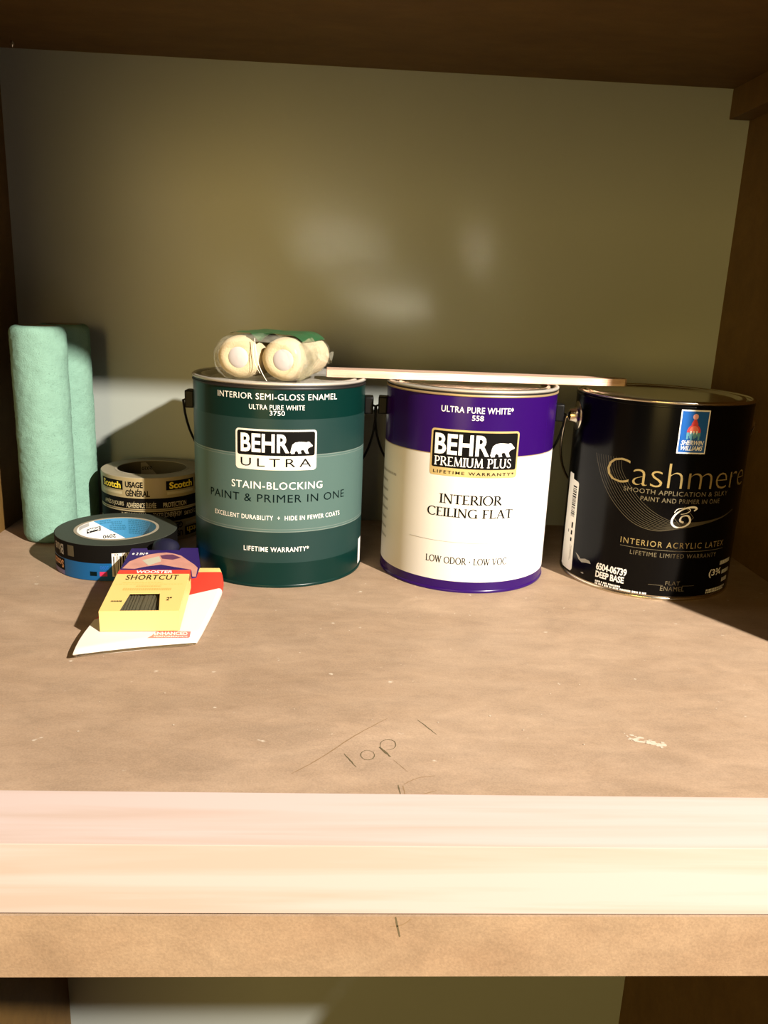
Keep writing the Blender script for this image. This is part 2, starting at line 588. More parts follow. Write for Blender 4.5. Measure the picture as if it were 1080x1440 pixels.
def slice2(vf, step):
    """cut a flat shape along u so that it can bend round a cylinder"""
    V, Fc = vf
    bm = bmesh.new()
    bv = [bm.verts.new((v[0], v[1], 0)) for v in V]
    for f in Fc:
        try:
            bm.faces.new([bv[i] for i in f])
        except ValueError:
            pass
    xs = [v[0] for v in V]
    x = math.ceil(min(xs) / step) * step
    while x < max(xs):
        bmesh.ops.bisect_plane(bm, geom=list(bm.verts) + list(bm.edges) + list(bm.faces), plane_co=(x, 0, 0), plane_no=(1, 0, 0))
        x += step
    bm.verts.ensure_lookup_table()
    bm.verts.index_update()
    V2 = [(v.co.x, v.co.y) for v in bm.verts]
    F2 = [tuple(v.index for v in f.verts) for f in bm.faces]
    bm.free()
    return V2, F2


def on_cyl(name, vf, mats, parent, R, lift=0.15, step=3.0, inner=False):
    V, Fc = slice2(vf, step)
    out = []
    for s, z in V:
        if inner:      # s in degrees*R from the far side (+y), seen from inside
            a = s / R
            out.append(((R - lift) * sin(a), (R - lift) * cos(a), z))
        else:          # s is arc length from the side facing -y
            a = s / R
            out.append(((R + lift) * sin(a), -(R + lift) * cos(a), z))
    return ob(name, out, Fc, mats, parent, recalc=False)


def on_plane(name, vf, mats, parent, fn, thick=0.0):
    V, Fc = vf
    return ob(name, [fn(u, v) for u, v in V], Fc, mats, parent, recalc=False)


# ------------------------------------------------------------------ the built-in: walls, shelves
W, T, FRONT = 814.0, 503.3, -656.8
TH = 33.0


def structure(name, boxes, m):
    o = ob(name, *merge([box_vf(*b) for b in boxes]), m)
    tag(o, kind='structure')
    return o


structure('wall_back', [(-40, W + 40, 0, 30, -1100, T + 260)], 'wall')
structure('wall_left', [(-30, 0, FRONT, 0, -1100, T + 260)], 'mdf_shaded')
structure('wall_right', [(W, W + 30, -478, 0, -TH, T + 260), (W, W + 30, -1000, 0, -1100, -TH)], 'mdf_shaded')  # forward part of lower box is unseen, added to shade the lower compartment
structure('floor', [(-40, W + 40, -1000, 30, -1130, -1100)], 'mdf_shaded')

shelf = empty('shelf', (W / 2, FRONT / 2, -TH), 'wide tan fibreboard shelf carrying the paint cans and supplies', 'shelf')
sx, sy = W / 2, FRONT / 2
o = ob('board', *box_vf(-sx + 0.3, sx - 0.3, FRONT - sy, -sy - 0.3, 0, TH), ['mdf', 'mdf_edge'], shelf)
o.data.polygons.foreach_set('material_index', [1 if p.normal.y < -0.5 else 0 for p in o.data.polygons])

# unseen run of board past the right panel, added to stop lamp light leaking
top_shelf = ob('upper_shelf', *merge([box_vf(0.3, W - 0.3, -583, -0.3, T, T + 22), box_vf(W - 0.3, W + 420, -583, -480, T, T + 22)]), 'mdf_shaded')
tag(top_shelf, 'fibreboard shelf overhead, its brown darkened for shade, above the paint cans', 'shelf')

cl = bevel_obj(ob('support_cleat', *box_vf(W - 23.5, W - 0.3, -470, -0.5, T - 31, T - 0.3), 'mdf_shaded'), 0.8)
tag(cl, 'brown wooden cleat under the upper shelf along the right panel', 'cleat')

sc = empty('screw', (26, -28, T - 5), 'small bright screw tip poking out under the upper shelf', 'screw')
ob('shank', *lathe_vf([(0.0, -1.5), (0.9, 0.2), (1.5, 1.4), (1.5, 5.0)], 10), 'steel', sc, smooth=True)
th = []
for k in range(50):
    a = k / 10 * 2 * pi
    th.append((1.6 * cos(a), 1.6 * sin(a), 1.0 + 3.6 * k / 50))
ob('thread', *tube_vf(th, 0.35, 5), 'steel', sc, smooth=True)

# pencil marks on the shelf (local to the shelf origin)
def shelf_pt(u, v):
    return (u - sx, v - sy, TH + 0.08)


def pencil(pts, w, m, name='pencil_mark'):
    P = catmull(pts, 8) if len(pts) > 2 else [(pts[0][0] + (pts[1][0] - pts[0][0]) * i / 10, pts[0][1] + (pts[1][1] - pts[0][1]) * i / 10) for i in range(11)]
    rnd = random.Random(len(pts) + int(pts[0][0]))
    P = [(x + rnd.uniform(-0.15, 0.15), y + rnd.uniform(-0.15, 0.15)) for x, y in P]
    ww = [w * rnd.uniform(0.6, 1.15) * (0.45 + 0.55 * sin(pi * (i + 0.6) / (len(P) + 0.2))) for i in range(len(P))]
    on_plane(name, ribbon2(P, ww), m, shelf, shelf_pt)


pencil([(349.6, -546.9), (366, -530), (386, -505), (408, -482.4)], 0.9, 'pencil_soft')
pencil([(379.8, -525.4), (386.9, -539.6)], 1.0, 'pencil')
pencil([(393.9 + 4.6 * cos(a) * 0.9, -526.5 + 5.2 * sin(a)) for a in [k * 2 * pi / 10 + 1.2 for k in range(11)]], 0.7, 'pencil')
pencil([(401.2, -517.5), (407.6, -528)], 1.7, 'pencil')
pencil([(402, -519), (402.5, -512), (407, -508.5), (411.3, -511.5), (410.5, -518), (405.5, -521)], 0.7, 'pencil')
pencil([(427.6, -483.6), (438.4, -501.9)], 0.85, 'pencil')
pencil([(409.0, -531), (417, -544)], 0.5, 'pencil_soft')
pencil([(410.6, -556.9), (411.6, -569)], 0.9, 'pencil')
pencil([(413.2, -557.5), (414.2, -569)], 0.8, 'pencil_soft')
pencil([(413.9, -556.2), (422, -550), (432.7, -547.4)], 0.7, 'pencil_soft')
pencil([(421, -567), (427, -564), (432, -562)], 0.7, 'pencil_soft')
# tick on the front edge
def edge_pt(u, v):
    return (u - sx, FRONT - sy - 0.08, v + TH)


on_plane('pencil_mark', ribbon2([(403.4, -0.2), (404.4, -5), (405.8, -11)], [0.6, 0.9, 0.6]), 'pencil', shelf, edge_pt)
on_plane('pencil_mark', ribbon2(catmull([(401.4, -5.2), (405, -5.0), (408, -3.6), (410.6, -1.2)]), 0.5), 'pencil_soft', shelf, edge_pt)

# plaster scuff and loose crumbs
bits = []
rs = random.Random(3)
for k in range(46):
    t = rs.random()
    cx, cy = 560 + 22 * t + rs.gauss(0, 2.5), -501 - 11 * t + rs.gauss(0, 2.0)
    r = rs.uniform(0.4, 1.5)
    bits.append(([(cx + r * 1.6 * rs.uniform(0.6, 1.2) * cos(a), cy + r * rs.uniform(0.5, 1.1) * sin(a)) for a in [i * pi / 3 for i in range(6)]], [tuple(range(6))]))
for k in range(60):
    cx, cy = rs.uniform(180, 640), rs.uniform(-560, -270)
    r = rs.uniform(0.25, 0.75)
    bits.append(([(cx + r * cos(a) * rs.uniform(0.6, 1.3), cy + r * sin(a) * rs.uniform(0.6, 1.3)) for a in [i * pi / 2.5 for i in range(5)]], [tuple(range(5))]))
bv, bf = [], []
for k, (v_, f_) in enumerate(bits):
    n_ = len(bv)
    bv += [(u - sx, v - sy, TH + 0.06 + 0.006 * k) for u, v in v_]
    bf += [tuple(i + n_ for i in g) for g in f_]
o = ob('plaster_scuff', bv, bf, 'dust', shelf, recalc=False)
tag(o, kind='stuff')

strip = ob('wood_strip', *box_vf(-sx, sx, -19, 19, 0, 35), 'pine', loc=(W / 2, FRONT + 18.4, 2.0))
bevel_obj(strip, 0.3)
tag(strip, 'long pale bare pine strip lying along the front edge of shelf', 'wood strip')


# ------------------------------------------------------------------ paint cans
BEAR = [(0.02, 0.12), (0.06, 0.50), (0.10, 0.75), (0.22, 0.92), (0.40, 0.98), (0.58, 0.96), (0.72, 0.93), (0.80, 0.98), (0.86, 0.93), (0.92, 0.80),
        (1.0, 0.66), (0.99, 0.58), (0.88, 0.52), (0.80, 0.44), (0.76, 0.30), (0.80, 0.12), (0.84, 0.02), (0.70, 0.0), (0.64, 0.16), (0.60, 0.30),
        (0.50, 0.32), (0.46, 0.20), (0.50, 0.04), (0.36, 0.02), (0.34, 0.16), (0.26, 0.26), (0.20, 0.14), (0.20, 0.02), (0.06, 0.0)]


def bear2(x0, x1, y0, y1):
    V = [(x0 + a * (x1 - x0), y0 + b * (y1 - y0)) for a, b in BEAR]
    bm = bmesh.new()
    bv = [bm.verts.new((x, y, 0)) for x, y in V]
    f = bm.faces.new(bv)
    r = bmesh.ops.triangulate(bm, faces=[f])
    bm.verts.index_update()
    Fc = [tuple(v.index for v in g.verts) for g in bm.faces]
    bm.free()
    return V, Fc


RB = 83.2


def label_shell(can, bands, R=RB):
    prof, idx, names = [], [], []
    for z0, z1, m in bands:
        if m not in names:
            names.append(m)
    zs = [bands[0][0]] + [b[1] for b in bands]
    V, Fc = lathe_vf([(R, z) for z in zs], 128)
    for b in bands:
        idx += [names.index(b[2])] * 128
    return ob('label', V, Fc, names, can, smooth='all', midx=idx, recalc=False)


def paint_can(loc, label, h, lidmat, ringmat, wiremat, earmat, ear='block', lid='ring', base='steel_dark', ear_rot=0.0, droop=0.0, rimmat=None):
    rimmat = rimmat or lidmat
    can = empty('paint_can', loc, label, 'paint can')
    # tin body with bottom chime and shoulder
    ob('body', *lathe_vf([(0, 2.2), (78, 2.2), (80, 0.0), (83.6, 0.0), (84.0, 1.2), (83.6, 2.6), (82.9, 3.2), (82.9, h - 4.5), (81.5, h - 4.0), (80, h - 8), (0, h - 8)], 128), base, can, smooth=True)
    ob('gap_ring', *lathe_vf([(82.7, h - 4.6), (83.3, h - 4.3), (83.3, h - 2.4), (82.4, h - 2.0)], 128), 'black_gap', can, smooth=True)
    ob('shoulder_ring', *lathe_vf([(83.0, h - 6.6), (83.9, h - 6.2), (84.1, h - 5.4), (83.8, h - 4.6), (82.8, h - 4.3)], 128), ringmat, can, smooth=True)
    # rolled rim
    prof = [(82.3 + 1.9 * cos(a), h - 1.6 + 1.6 * sin(a)) for a in [k * 2 * pi / 10 for k in range(10)]]
    ob('rim', *lathe_vf(prof, 128, closed=True), rimmat, can, smooth='all')
    # inner seat and pressed lid
    ob('seat_ring', *lathe_vf([(81.2, h - 1.2), (80.2, h - 3.4), (77.0, h - 3.8), (75.6, h - 2.6)], 128), rimmat, can, smooth='all')
    if lid == 'ring':
        lp = [(75.8, h - 3.2), (75.4, h - 0.9), (73.6, h - 0.5), (72.2, h - 1.4), (71.0, h - 5.0), (68.5, h - 5.6), (66.4, h - 4.6), (65.0, h - 3.75), (64.0, h - 3.62), (63.0, h - 3.6), (62, h - 3.6), (0, h - 3.6)]
    else:
        lp = [(75.8, h - 3.2), (75.2, h - 0.8), (73.2, h - 0.4), (71.5, h - 1.2), (69.5, h - 3.8), (67.5, h - 3.9), (66.4, h - 3.2), (65.4, h - 2.5), (64.6, h - 2.32), (63.6, h - 2.3), (62.6, h - 2.3), (0, h - 2.3)]
    ob('lid', *lathe_vf(lp, 128), lidmat, can, smooth='all')
    # ears and wire bail
    ez = h - 27
    for sgn in (-1, 1):
        a = ear_rot + (pi / 2) * sgn
        ux, uy = sin(a), -cos(a)
        tx, ty = -uy, ux
        if ear == 'block':
            V, Fc = box_vf(82.5, 91.5, -9, 9, ez - 8.5, ez + 8.5)
        else:
            V, Fc = lathe_vf([(0, 10.5), (3.5, 10.2), (6.5, 8.6), (7.6, 4.0), (8.6, 2.4), (14.5, 1.0), (15.5, -0.8)], 24)
            V = [(82.6 + z, x, ez + y) for x, y, z in V]
        V = [(x * ux + y * tx, x * uy + y * ty, z) for x, y, z in V]
        e = ob('ear', V, Fc, earmat, can, smooth=True)
        if ear == 'block':
            bevel_obj(e, 1.6, 2)
    P = []
    R1 = 94.5
    n = 48
    for k in range(n + 1):
        t = pi * k / n
        a = ear_rot - pi / 2 - t        # from the left ear round the back to the right ear
        drop = (sin(t) ** 0.8) * droop
        rr = R1 - 7.0 * sin(t) ** 2
        P.append((rr * sin(a), -rr * cos(a), ez - 2 - drop))
    a = ear_rot - pi / 2
    P = [(89 * sin(a), -89 * cos(a), ez)] + P
    a = ear_rot + pi / 2
    P = P + [(89 * sin(a), -89 * cos(a), ez)]
    ob('bail_wire', *tube_vf(P, 1.25, 7), wiremat, can, smooth='all')
    return can


# ---- deep green can
H1 = 191.0
can = paint_can((310.6, -161.7, 0), 'dark green paint can with grey-green label band, wrapped mini rollers on its lid', H1,
                'rim_steel', 'black_gap', 'black_plastic', 'black_plastic', droop=118, base='g_dark')
lab = label_shell(can, [(2.6, 24.5, 'g_dark'), (24.5, 54.0, 'g_mid'), (54.0, 54.8, 'g_line'), (54.8, 56.4, 'g_band'), (56.4, 56.9, 'g_line'), (56.9, 123.6, 'g_band'),
                        (123.6, 124.1, 'g_line'), (124.1, 125.6, 'g_band'), (125.6, 126.4, 'g_line'), (126.4, 158.6, 'g_mid'), (158.6, H1 - 6.4, 'g_dark')])
c = lambda n, vf, m, lift=0.15, p=None: on_cyl(n, vf, m, p or lab, RB, lift)
c('lettering', text2('INTERIOR SEMI-GLOSS ENAMEL', -54.0, 61.5, 175.6, 181.0, 0.0, 1.08), 'print_white')
c('lettering', text2('ULTRA PURE WHITE', -21.2, 28.6, 166.8, 171.2, 0.0, 1.08), 'print_white')
c('lettering', text2('3750', -2.6, 10.8, 161.9, 166.1, 0.0), 'print_white')
c('logo_plate', rrect2(-34.4, 40.6, 112.4, 149.2, 3.2), 'silver_print', 0.15)
c('logo_field', rrect2(-32.6, 38.8, 125.6, 147.6, 2.0), 'print_black', 0.25)
c('lettering', text2('BEHR', -29.2, 15.0, 128.4, 145.2, 0.028, 1.02), 'print_white', 0.35)
c('bear_emblem', bear2(15.6, 36.6, 127.6, 138.8), 'print_white', 0.35)
c('lettering', text2('ULTRA', -29.4, 35.6, 115.3, 123.0, 0.0, 1.4), 'print_black', 0.25)
c('lettering', text2('STAIN-BLOCKING', -39.0, 47.2, 94.6, 101.4, 0.005, 1.1), 'print_white')
c('lettering', text2('PAINT & PRIMER IN ONE', -65.6, 74.2, 82.4, 89.8, 0.0, 1.1), 'g_text_dark')
c('lettering', text2('EXCELLENT DURABILITY  +  HIDE IN FEWER COATS', -59.6, 68.6, 65.6, 69.9, 0.005, 1.12), 'print_white')
c('lettering', text2('LIFETIME WARRANTY*', -26.8, 34.6, 35.2, 40.1, 0.008, 1.12), 'print_white')
c('barcode_tag', rect2(109.5, 122, 5, 31), 'print_white')

# ---- purple and white can
H2 = 191.0
can = paint_can((498.7, -164.0, 0), 'purple and white paint can with black and gold plate, middle of three', H2,
                'steel', 'gold_ring', 'black_plastic', 'black_plastic', ear_rot=-0.06, droop=112, base='purple', rimmat='rim_steel')
lab = label_shell(can, [(1.2, 10.8, 'purple'), (10.8, 130.6, 'white_label'), (130.6, 131.4, 'gold_ring'), (131.4, H2 - 6.4, 'purple')])
c('lettering', text2('ULTRA PURE WHITE*', -39.2, 27.2, 170.0, 175.9, 0.008, 1.05), 'print_white')
c('lettering', text2('558', -10.9, -0.4, 163.6, 168.3, 0.008), 'print_white')
c('logo_plate', rrect2(-47.4, 35.6, 111.6, 154.6, 3.0), 'gold_print', 0.15)
c('logo_field', rrect2(-45.6, 33.8, 119.2, 152.8, 1.6), 'print_black', 0.25)
c('lettering', text2('BEHR', -43.4, 6.7, 131.5, 150.4, 0.028, 1.02), 'print_white', 0.35)
c('bear_emblem', bear2(7.4, 31.2, 131.0, 144.2), 'print_white', 0.35)
c('lettering', roman2('PREMIUM PLUS', -43.2, 28.8, 120.6, 129.6, thick=0.15, thin=0.07), 'print_white', 0.35)
c('lettering', text2('LIFETIME WARRANTY*', -43.8, 32.6, 113.6, 116.7, 0.02, 1.35), 'print_black', 0.25)
c('lettering', roman2('INTERIOR', -36.0, 22.9, 85.4, 95.0), 'print_black')
c('lettering', roman2('CEILING FLAT', -47.4, 34.8, 72.9, 82.0), 'print_black')
c('hairline', rect2(-66, 68, 49.0, 49.35), 'print_grey')
c('lettering', roman2('LOW ODOR \u2022 LOW VOC', -46.2, 32.9, 27.6, 34.5, thick=0.14, thin=0.08, serif=0.05), 'print_black')
rs = random.Random(11)
small = []
for k in range(8):
    z = 101.5 - k * 9.5
    x = -128
    while x < (-90 if k == 0 else -108):
        w_ = rs.uniform(1.0, 2.4)
        small.append(rect2(x, x + w_, z, z + 2.4))
        x += w_ + 0.9
tag(c('small_print', merge(small), 'print_grey'), kind='stuff')

# ---- black can
H3 = 188.0
can = paint_can((688.7, -171.8, 0), 'black paint can with gold script name, beside the right panel', H3,
                'steel_dark', 'black_label', 'steel_dark', 'steel_dark', ear='round', lid='dome', ear_rot=-0.05, droop=110)
lab = label_shell(can, [(4.2, H3 - 3.0, 'black_label')], 83.6)
RK = 83.6
c = lambda n, vf, m, lift=0.15, p=None: on_cyl(n, vf, m, p or lab, RK, lift)
c('sticker', rect2(-14.8, 11.4, 141.6, 181.2), 'print_white', 0.12)
c('sticker_field', rect2(-13.7, 10.3, 142.8, 180.0), 'logo_blue', 0.2)
gx = -1.8
c('emblem_drop', ellipse2(gx, 175.2, 2.5, 2.6, 12), 'logo_pink', 0.28)
c('emblem_pour', poly2([(gx - 1.0, 173.0), (gx + 1.0, 173.0), (gx + 2.4, 170.0), (gx + 3.2, 168.0), (gx - 3.2, 168.0), (gx - 2.4, 170.0)]), 'logo_red', 0.28)
c('emblem_dome', poly2([(gx + 6.2 * cos(radians(a)), 161.0 + 7.4 * sin(radians(a))) for a in range(0, 181, 12)]), 'logo_red', 0.28)
c('emblem_glow', poly2([(gx + 4.2 * cos(radians(a)), 162.4 + 4.6 * sin(radians(a))) for a in range(0, 181, 15)]), 'logo_coral', 0.34)
drips = [rect2(gx - 6.3, gx + 6.3, 157.8, 160.9)]
for k, (dx, ln) in enumerate(((-5.4, 3.0), (-3.0, 2.0), (-1.9, 4.4), (0.6, 2.2), (2.0, 1.4), (4.9, 3.6))):
    drips.append(rect2(gx + dx - 0.8, gx + dx + 0.8, 157.8 - ln, 157.8))
c('emblem_globe', merge(drips), 'logo_teal', 0.28)
c('emblem_drips', merge([poly2([(gx + x - 0.9, 162.4), (gx + x + 0.9, 162.4), (gx + x + 0.3, 159.6), (gx + x - 0.4, 159.6)]) for x in (-2.6, 0.0, 2.7)]), 'print_white', 0.38)
c('lettering', text2('SHERWIN', -12.2, 7.9, 149.5, 153.8, 0.015, 0.98, 0.25), 'print_white', 0.28)
c('lettering', text2('WILLIAMS', -12.6, 7.7, 144.6, 148.9, 0.015, 0.98, 0.25), 'print_white', 0.28)
c('lettering', text2('Cashmere', -75.5, 74.0, 108.8, 132.0, -0.018, 0.96), 'gold_text')
c('lettering', text2('SMOOTH APPLICATION & SILKY', -56.8, 45.5, 101.9, 106.2, 0.0, 1.1), 'gold_dim')
c('lettering', text2('PAINT AND PRIMER IN ONE', -40.4, 36.0, 95.0, 99.3, 0.0, 1.1), 'gold_dim')
c('lettering', text2('INTERIOR ACRYLIC LATEX', -53.8, 51.6, 52.0, 57.6, 0.0, 1.25), 'gold_text')
c('rule_line', rect2(-53.8, 52, 49.1, 49.5), 'gold_dim')
c('lettering', text2('LIFETIME LIMITED WARRANTY', -43.8, 42.5, 42.4, 46.5, 0.0, 1.15), 'gold_dim')
c('lettering', text2('6504-06739', -75.4, -44.4, 19.2, 26.6, 0.03, 0.95), 'print_white')
c('lettering', text2('DEEP BASE', -75.2, -46.2, 11.6, 19.4 - 1.2, 0.03, 0.95), 'print_white')
c('lettering', text2('FLAT', -8.4, 5.4, 15.6, 19.6, 0.0, 1.1), 'gold_dim')
c('lettering', text2('ENAMEL', -12.6, 10.2, 9.8, 14.2, 0.0, 1.1), 'gold_dim')
c('rule_line', merge([rect2(-24, -10.5, 14.9, 15.2), rect2(8.0, 20.5, 14.9, 15.2)]), 'gold_dim')
c('lettering', text2('(3\u00be', 36.8, 55, 20.6, 29.4, 0.02), 'print_white')
small = []
for z in (6.9, 4.4 + 0.1):
    x = -74.8
    while x < (-48 if z > 6 else -25):
        w_ = rs.uniform(0.8, 1.6)
        small.append(rect2(x, x + w_, z, z + 1.8))
        x += w_ + (0.35 if rs.random() < 0.8 else 1.2)
for x0, x1, z in ((52, 72, 32), (58, 74, 22), (60, 72, 13.5), (36, 68, 7.6), (36, 64, 5.4)):
    x = x0
    while x < x1:
        w_ = rs.uniform(0.9, 1.8)
        small.append(rect2(x, x + w_, z, z + 1.8 if z < 12 else z + 4))
        x += w_ + 0.7
tag(c('small_print', merge(small), 'print_white'), kind='stuff')
# hairline fan
outer = [(-90, 132), (-85.5, 120), (-77, 104), (-64, 88), (-45, 73), (-25, 67.8), (-6, 70.5), (20, 75.5), (43.6, 80.6), (60, 86)]
inner = [(-62, 132), (-60, 120), (-50, 106), (-39, 94), (-27, 85), (-14, 79), (-4, 77), (20, 78), (43, 81.4), (60, 86.5)]
fan = []
for k in range(11):
    t = k / 10
    P = catmull([(a[0] * (1 - t) + b[0] * t, a[1] * (1 - t) + b[1] * t) for a, b in zip(outer, inner)], 6)
    fan.append(ribbon2(P, 0.34 if k else 0.6))
c('fan_lines', merge(fan), 'gold_hair', 0.1)
# script initial in a diamond
dm = [(0, 92.5), (9.5, 82), (0, 71.5), (-9.5, 82), (0, 92.5)]
c('diamond_outline', merge([ribbon2([dm[i], dm[i + 1]], 0.35) for i in range(4)]), 'gold_dim', 0.15)
sw = catmull([(9, 88.5), (11.5, 90.6), (8, 92), (0, 90.5), (-8, 84.5), (-10.5, 77), (-6, 72.6), (2, 73.6), (6.5, 78.4), (4, 83.6), (-1.5, 83.0), (-3, 79), (0.5, 77.2)], 6)
c('script_initial', ribbon2(sw, [1.1 + 0.8 * abs(sin(i * 0.16)) for i in range(len(sw))]), 'print_white', 0.25)
sw = catmull([(-9, 86.5), (-6, 90), (2, 91.0), (5.5, 89), (2, 86.2), (-3, 85)], 6)
c('script_initial', ribbon2(sw, 0.7), 'print_white', 0.25)
# price sticker on the left flank
tagm = c('price_sticker', poly2([(-136, 104), (-124.5, 104), (-123.5, 99), (-113, 98.2), (-111.2, 96.5), (-108.6, 9), (-111, 6.4), (-130, 6.0), (-136, 8)]), 'print_white', 0.2)
bars = []
z = 93.0
while z > 62:
    h_ = rs.uniform(0.4, 1.6)
    bars.append(rect2(-122, -114.0, z - h_, z))
    z -= h_ + rs.uniform(0.5, 1.2)
for z0, z1 in ((56, 50), (47.5, 43), (40, 36)):
    bars.append(rect2(-117.5, -114.5, z1, z0))
bars += [rect2(-113.8, -113.3, 18, 32), rect2(-116, -115.6, 16, 33), rect2(-124, -122.5, 44, 47)]
tag(c('barcode', merge(bars), 'print_black', 0.3), kind='stuff')
rs2 = random.Random(5)
sm = [(-104.5, 28.0), (-100, 26.6), (-96, 23.8), (-90, 25.6), (-84, 25.2), (-82, 22.6), (-88, 22.0), (-94, 20.6), (-99, 22.6)]
c('paint_smear', poly2(sm), 'print_grey', 0.2)
c('paint_smear', poly2([(-94, 10.4), (-91, 11.4), (-89.6, 10.4), (-91.5, 9.6)]), 'print_grey', 0.2)


# ------------------------------------------------------------------ roller covers
def roller(loc, label, seed, R=27.2, h=225.0):
    t = empty('roller_cover', loc, label, 'roller cover', 'roller covers')
    seg, rows = 110, 190
    V, Fc = [], []
    fil = 9.0
    for j in range(rows + 1):
        z = h * j / rows
        d = min(z, h - z)
        r = R - (fil - sqrt(max(0, fil * fil - (fil - d) ** 2)) if d < fil else 0) * 0.62
        for i in range(seg):
            a = 2 * pi * i / seg
            p = Vector((cos(a) * 27, sin(a) * 27, z + seed * 500))
            dr = noise.noise(p * 0.05) * 0.5 + noise.noise(p * 0.16) * 0.35 + noise.noise(p * 0.7) * 0.35
            rr = r + dr * min(1, d / 4 + 0.3)
            V.append((rr * cos(a), rr * sin(a), z))
    for j in range(rows):
        for i in range(seg):
            i2 = (i + 1) % seg
            Fc.append((j * seg + i, j * seg + i2, (j + 1) * seg + i2, (j + 1) * seg + i))
    base = len(V)
    for z in (0.0, h):
        for i in range(seg):
            a = 2 * pi * i / seg
            V.append((19.5 * cos(a), 19.5 * sin(a), z))
    for i in range(seg):
        i2 = (i + 1) % seg
        Fc.append((i, base + i, base + i2, i2))
        Fc.append((rows * seg + i, rows * seg + i2, base + seg + i2, base + seg + i))
    ob('nap', V, Fc, 'nap', t, smooth='all')
    rr = random.Random(seed)
    FV, FF = [], []
    for k in range(7000):
        a, z = rr.uniform(0, 2 * pi), rr.uniform(2, h - 1)
        d = min(z, h - z)
        r0 = R - (0.62 * (fil - sqrt(max(0, fil * fil - (fil - d) ** 2))) if d < fil else 0) - 0.5
        da, dz, ln = rr.gauss(0, 0.03), rr.gauss(0, 1.0), rr.uniform(0.9, 2.2)
        n_ = len(FV)
        w_ = 0.006
        FV += [(r0 * cos(a - w_), r0 * sin(a - w_), z), (r0 * cos(a + w_), r0 * sin(a + w_), z + 0.1), ((r0 + ln) * cos(a + da), (r0 + ln) * sin(a + da), max(0.3, z + dz))]
        FF.append((n_, n_ + 1, n_ + 2))
    tag(ob('loose_fibres', FV, FF, 'nap', t, recalc=False), kind='stuff')
    ob('core_tube', *lathe_vf([(18.0, 0.3), (19.6, 0.3), (19.6, h - 0.2), (18.0, h - 0.2)], 48, closed=True), 'cardboard', t, smooth=True)


roller((59.9, -105.0, 0), 'pale green fuzzy roller cover standing nearest, in the left corner', 1)
roller((66.5, -48.5, 0), 'pale green roller cover standing behind the other in the left corner', 2)


# ------------------------------------------------------------------ tape rolls
flip2 = lambda vf, x0, x1, y0, y1: ([(x0 + x1 - u, y0 + y1 - v) for u, v in vf[0]], vf[1])


def tape_roll(loc, label, R, h, tapemat, group=None, rot=0.0):
    t = empty('tape_roll', loc, label, 'tape roll', group, rot=(0, 0, rot))
    ob('tape', *lathe_vf([(40.2, 0.3), (R - 0.4, 0.3), (R, 0.8), (R, h - 0.8), (R - 0.4, h - 0.3), (40.2, h - 0.3)], 96, closed=True), tapemat, t, smooth=True)
    ob('core', *lathe_vf([(37.6, 0.0), (40.3, 0.0), (40.3, h), (37.6, h)], 96, closed=True), 'cardboard', t, smooth=True)
    return t


def shell(parent, R, bands, name='label'):
    return label_shell(parent, bands, R)


def tan_prints(lab, R, over=False):
    turn = (lambda vf: ([(-u, 36.0 - v) for u, v in vf[0]], vf[1])) if over else (lambda vf: vf)
    q = lambda n, vf, m, lift=0.12: on_cyl(n, turn(vf), m, lab, R, lift)
    for x0 in (-55, 26.5, 108, -136):
        q('logo_field', rect2(x0, x0 + 35, 21.5, 31.6), 'print_black')
        q('lettering', text2('Scotch', x0 + 3.5, x0 + 32.5, 22.8, 30.2, 0.03), 'yellow_text', 0.2)
        q('logo_strip', rect2(x0 + 1, x0 + 34, 16.6, 19.6), 'tan_text')
    for x0 in (-17, 64.5, -98):
        q('lettering', text2('USAGE', x0, x0 + 19.5, 24.6, 31.2, 0.035, 0.95), 'print_black')
        q('lettering', text2('G\u00c9N\u00c9RAL', x0, x0 + 26.5, 15.0, 23.6, 0.03, 0.95), 'print_black')
    q('lettering', text2('APR\u00c8S 3 JOURS', -50, -19.5, 2.8, 9.6, 0.01, 0.95), 'tan_text')
    q('lettering', text2('ADH\u00c9RENCE \u00c9LEV\u00c9E', -16.2, 15.6, 2.8, 9.6, 0.01, 0.95), 'tan_text')
    q('lettering', text2('PROTECTION', 23.0, 50, 2.8, 8.2, 0.01, 0.95), 'tan_text')


h = 36.0
for k in range(2):
    t = tape_roll((160, -61.4, k * h), ('tan general-use masking tape roll, lower of the two stacked by green can',
                                        'tan general-use masking tape roll, upper of the two stacked by green can')[k],
                  55, h - 0.05, 'tan_tape', 'tan masking tape rolls', rot=0.0 if k else 0.5)
    lab = shell(t, 55.12, [(0.6, 1.6, 'tan_label'), (1.6, 13.2, 'print_black'), (13.2, h - 0.8, 'tan_label')] if k else
                [(0.6, 22.8, 'tan_label'), (22.8, 34.4, 'print_black'), (34.4, 35.4, 'tan_label')])
    tan_prints(lab, 55.12, over=(k == 0))
    on_cyl('core_shade', rect2(-118, 118, 0.6, h - 0.8), 'shade_brown', lab, 37.6, 0.12, inner=True)  # dark layer added for the shade inside the core
    on_cyl('core_print', poly2([(-22, 12), (2, 12), (-8, 24), (-16, 34), (-22, 34)]), 'tan_tape', lab, 37.6, 0.25, inner=True)
    on_cyl('lettering', flip2(text2('2020', -21, -9, 25, 29, 0.02), -21, -9, 25, 29), 'print_black', lab, 37.6, 0.35, inner=True)

t = tape_roll((151.6, -180, 0), 'blue and black painter\'s tape roll lying flat in front of the green roller covers', 58, 35.0, 'blue_tape_edge')
lab = shell(t, 58.12, [(0.6, 17.4, 'blue_label'), (17.4, 34.6, 'print_black')])
q = lambda n, vf, m, lift=0.12: on_cyl(n, vf, m, lab, 58.12, lift)
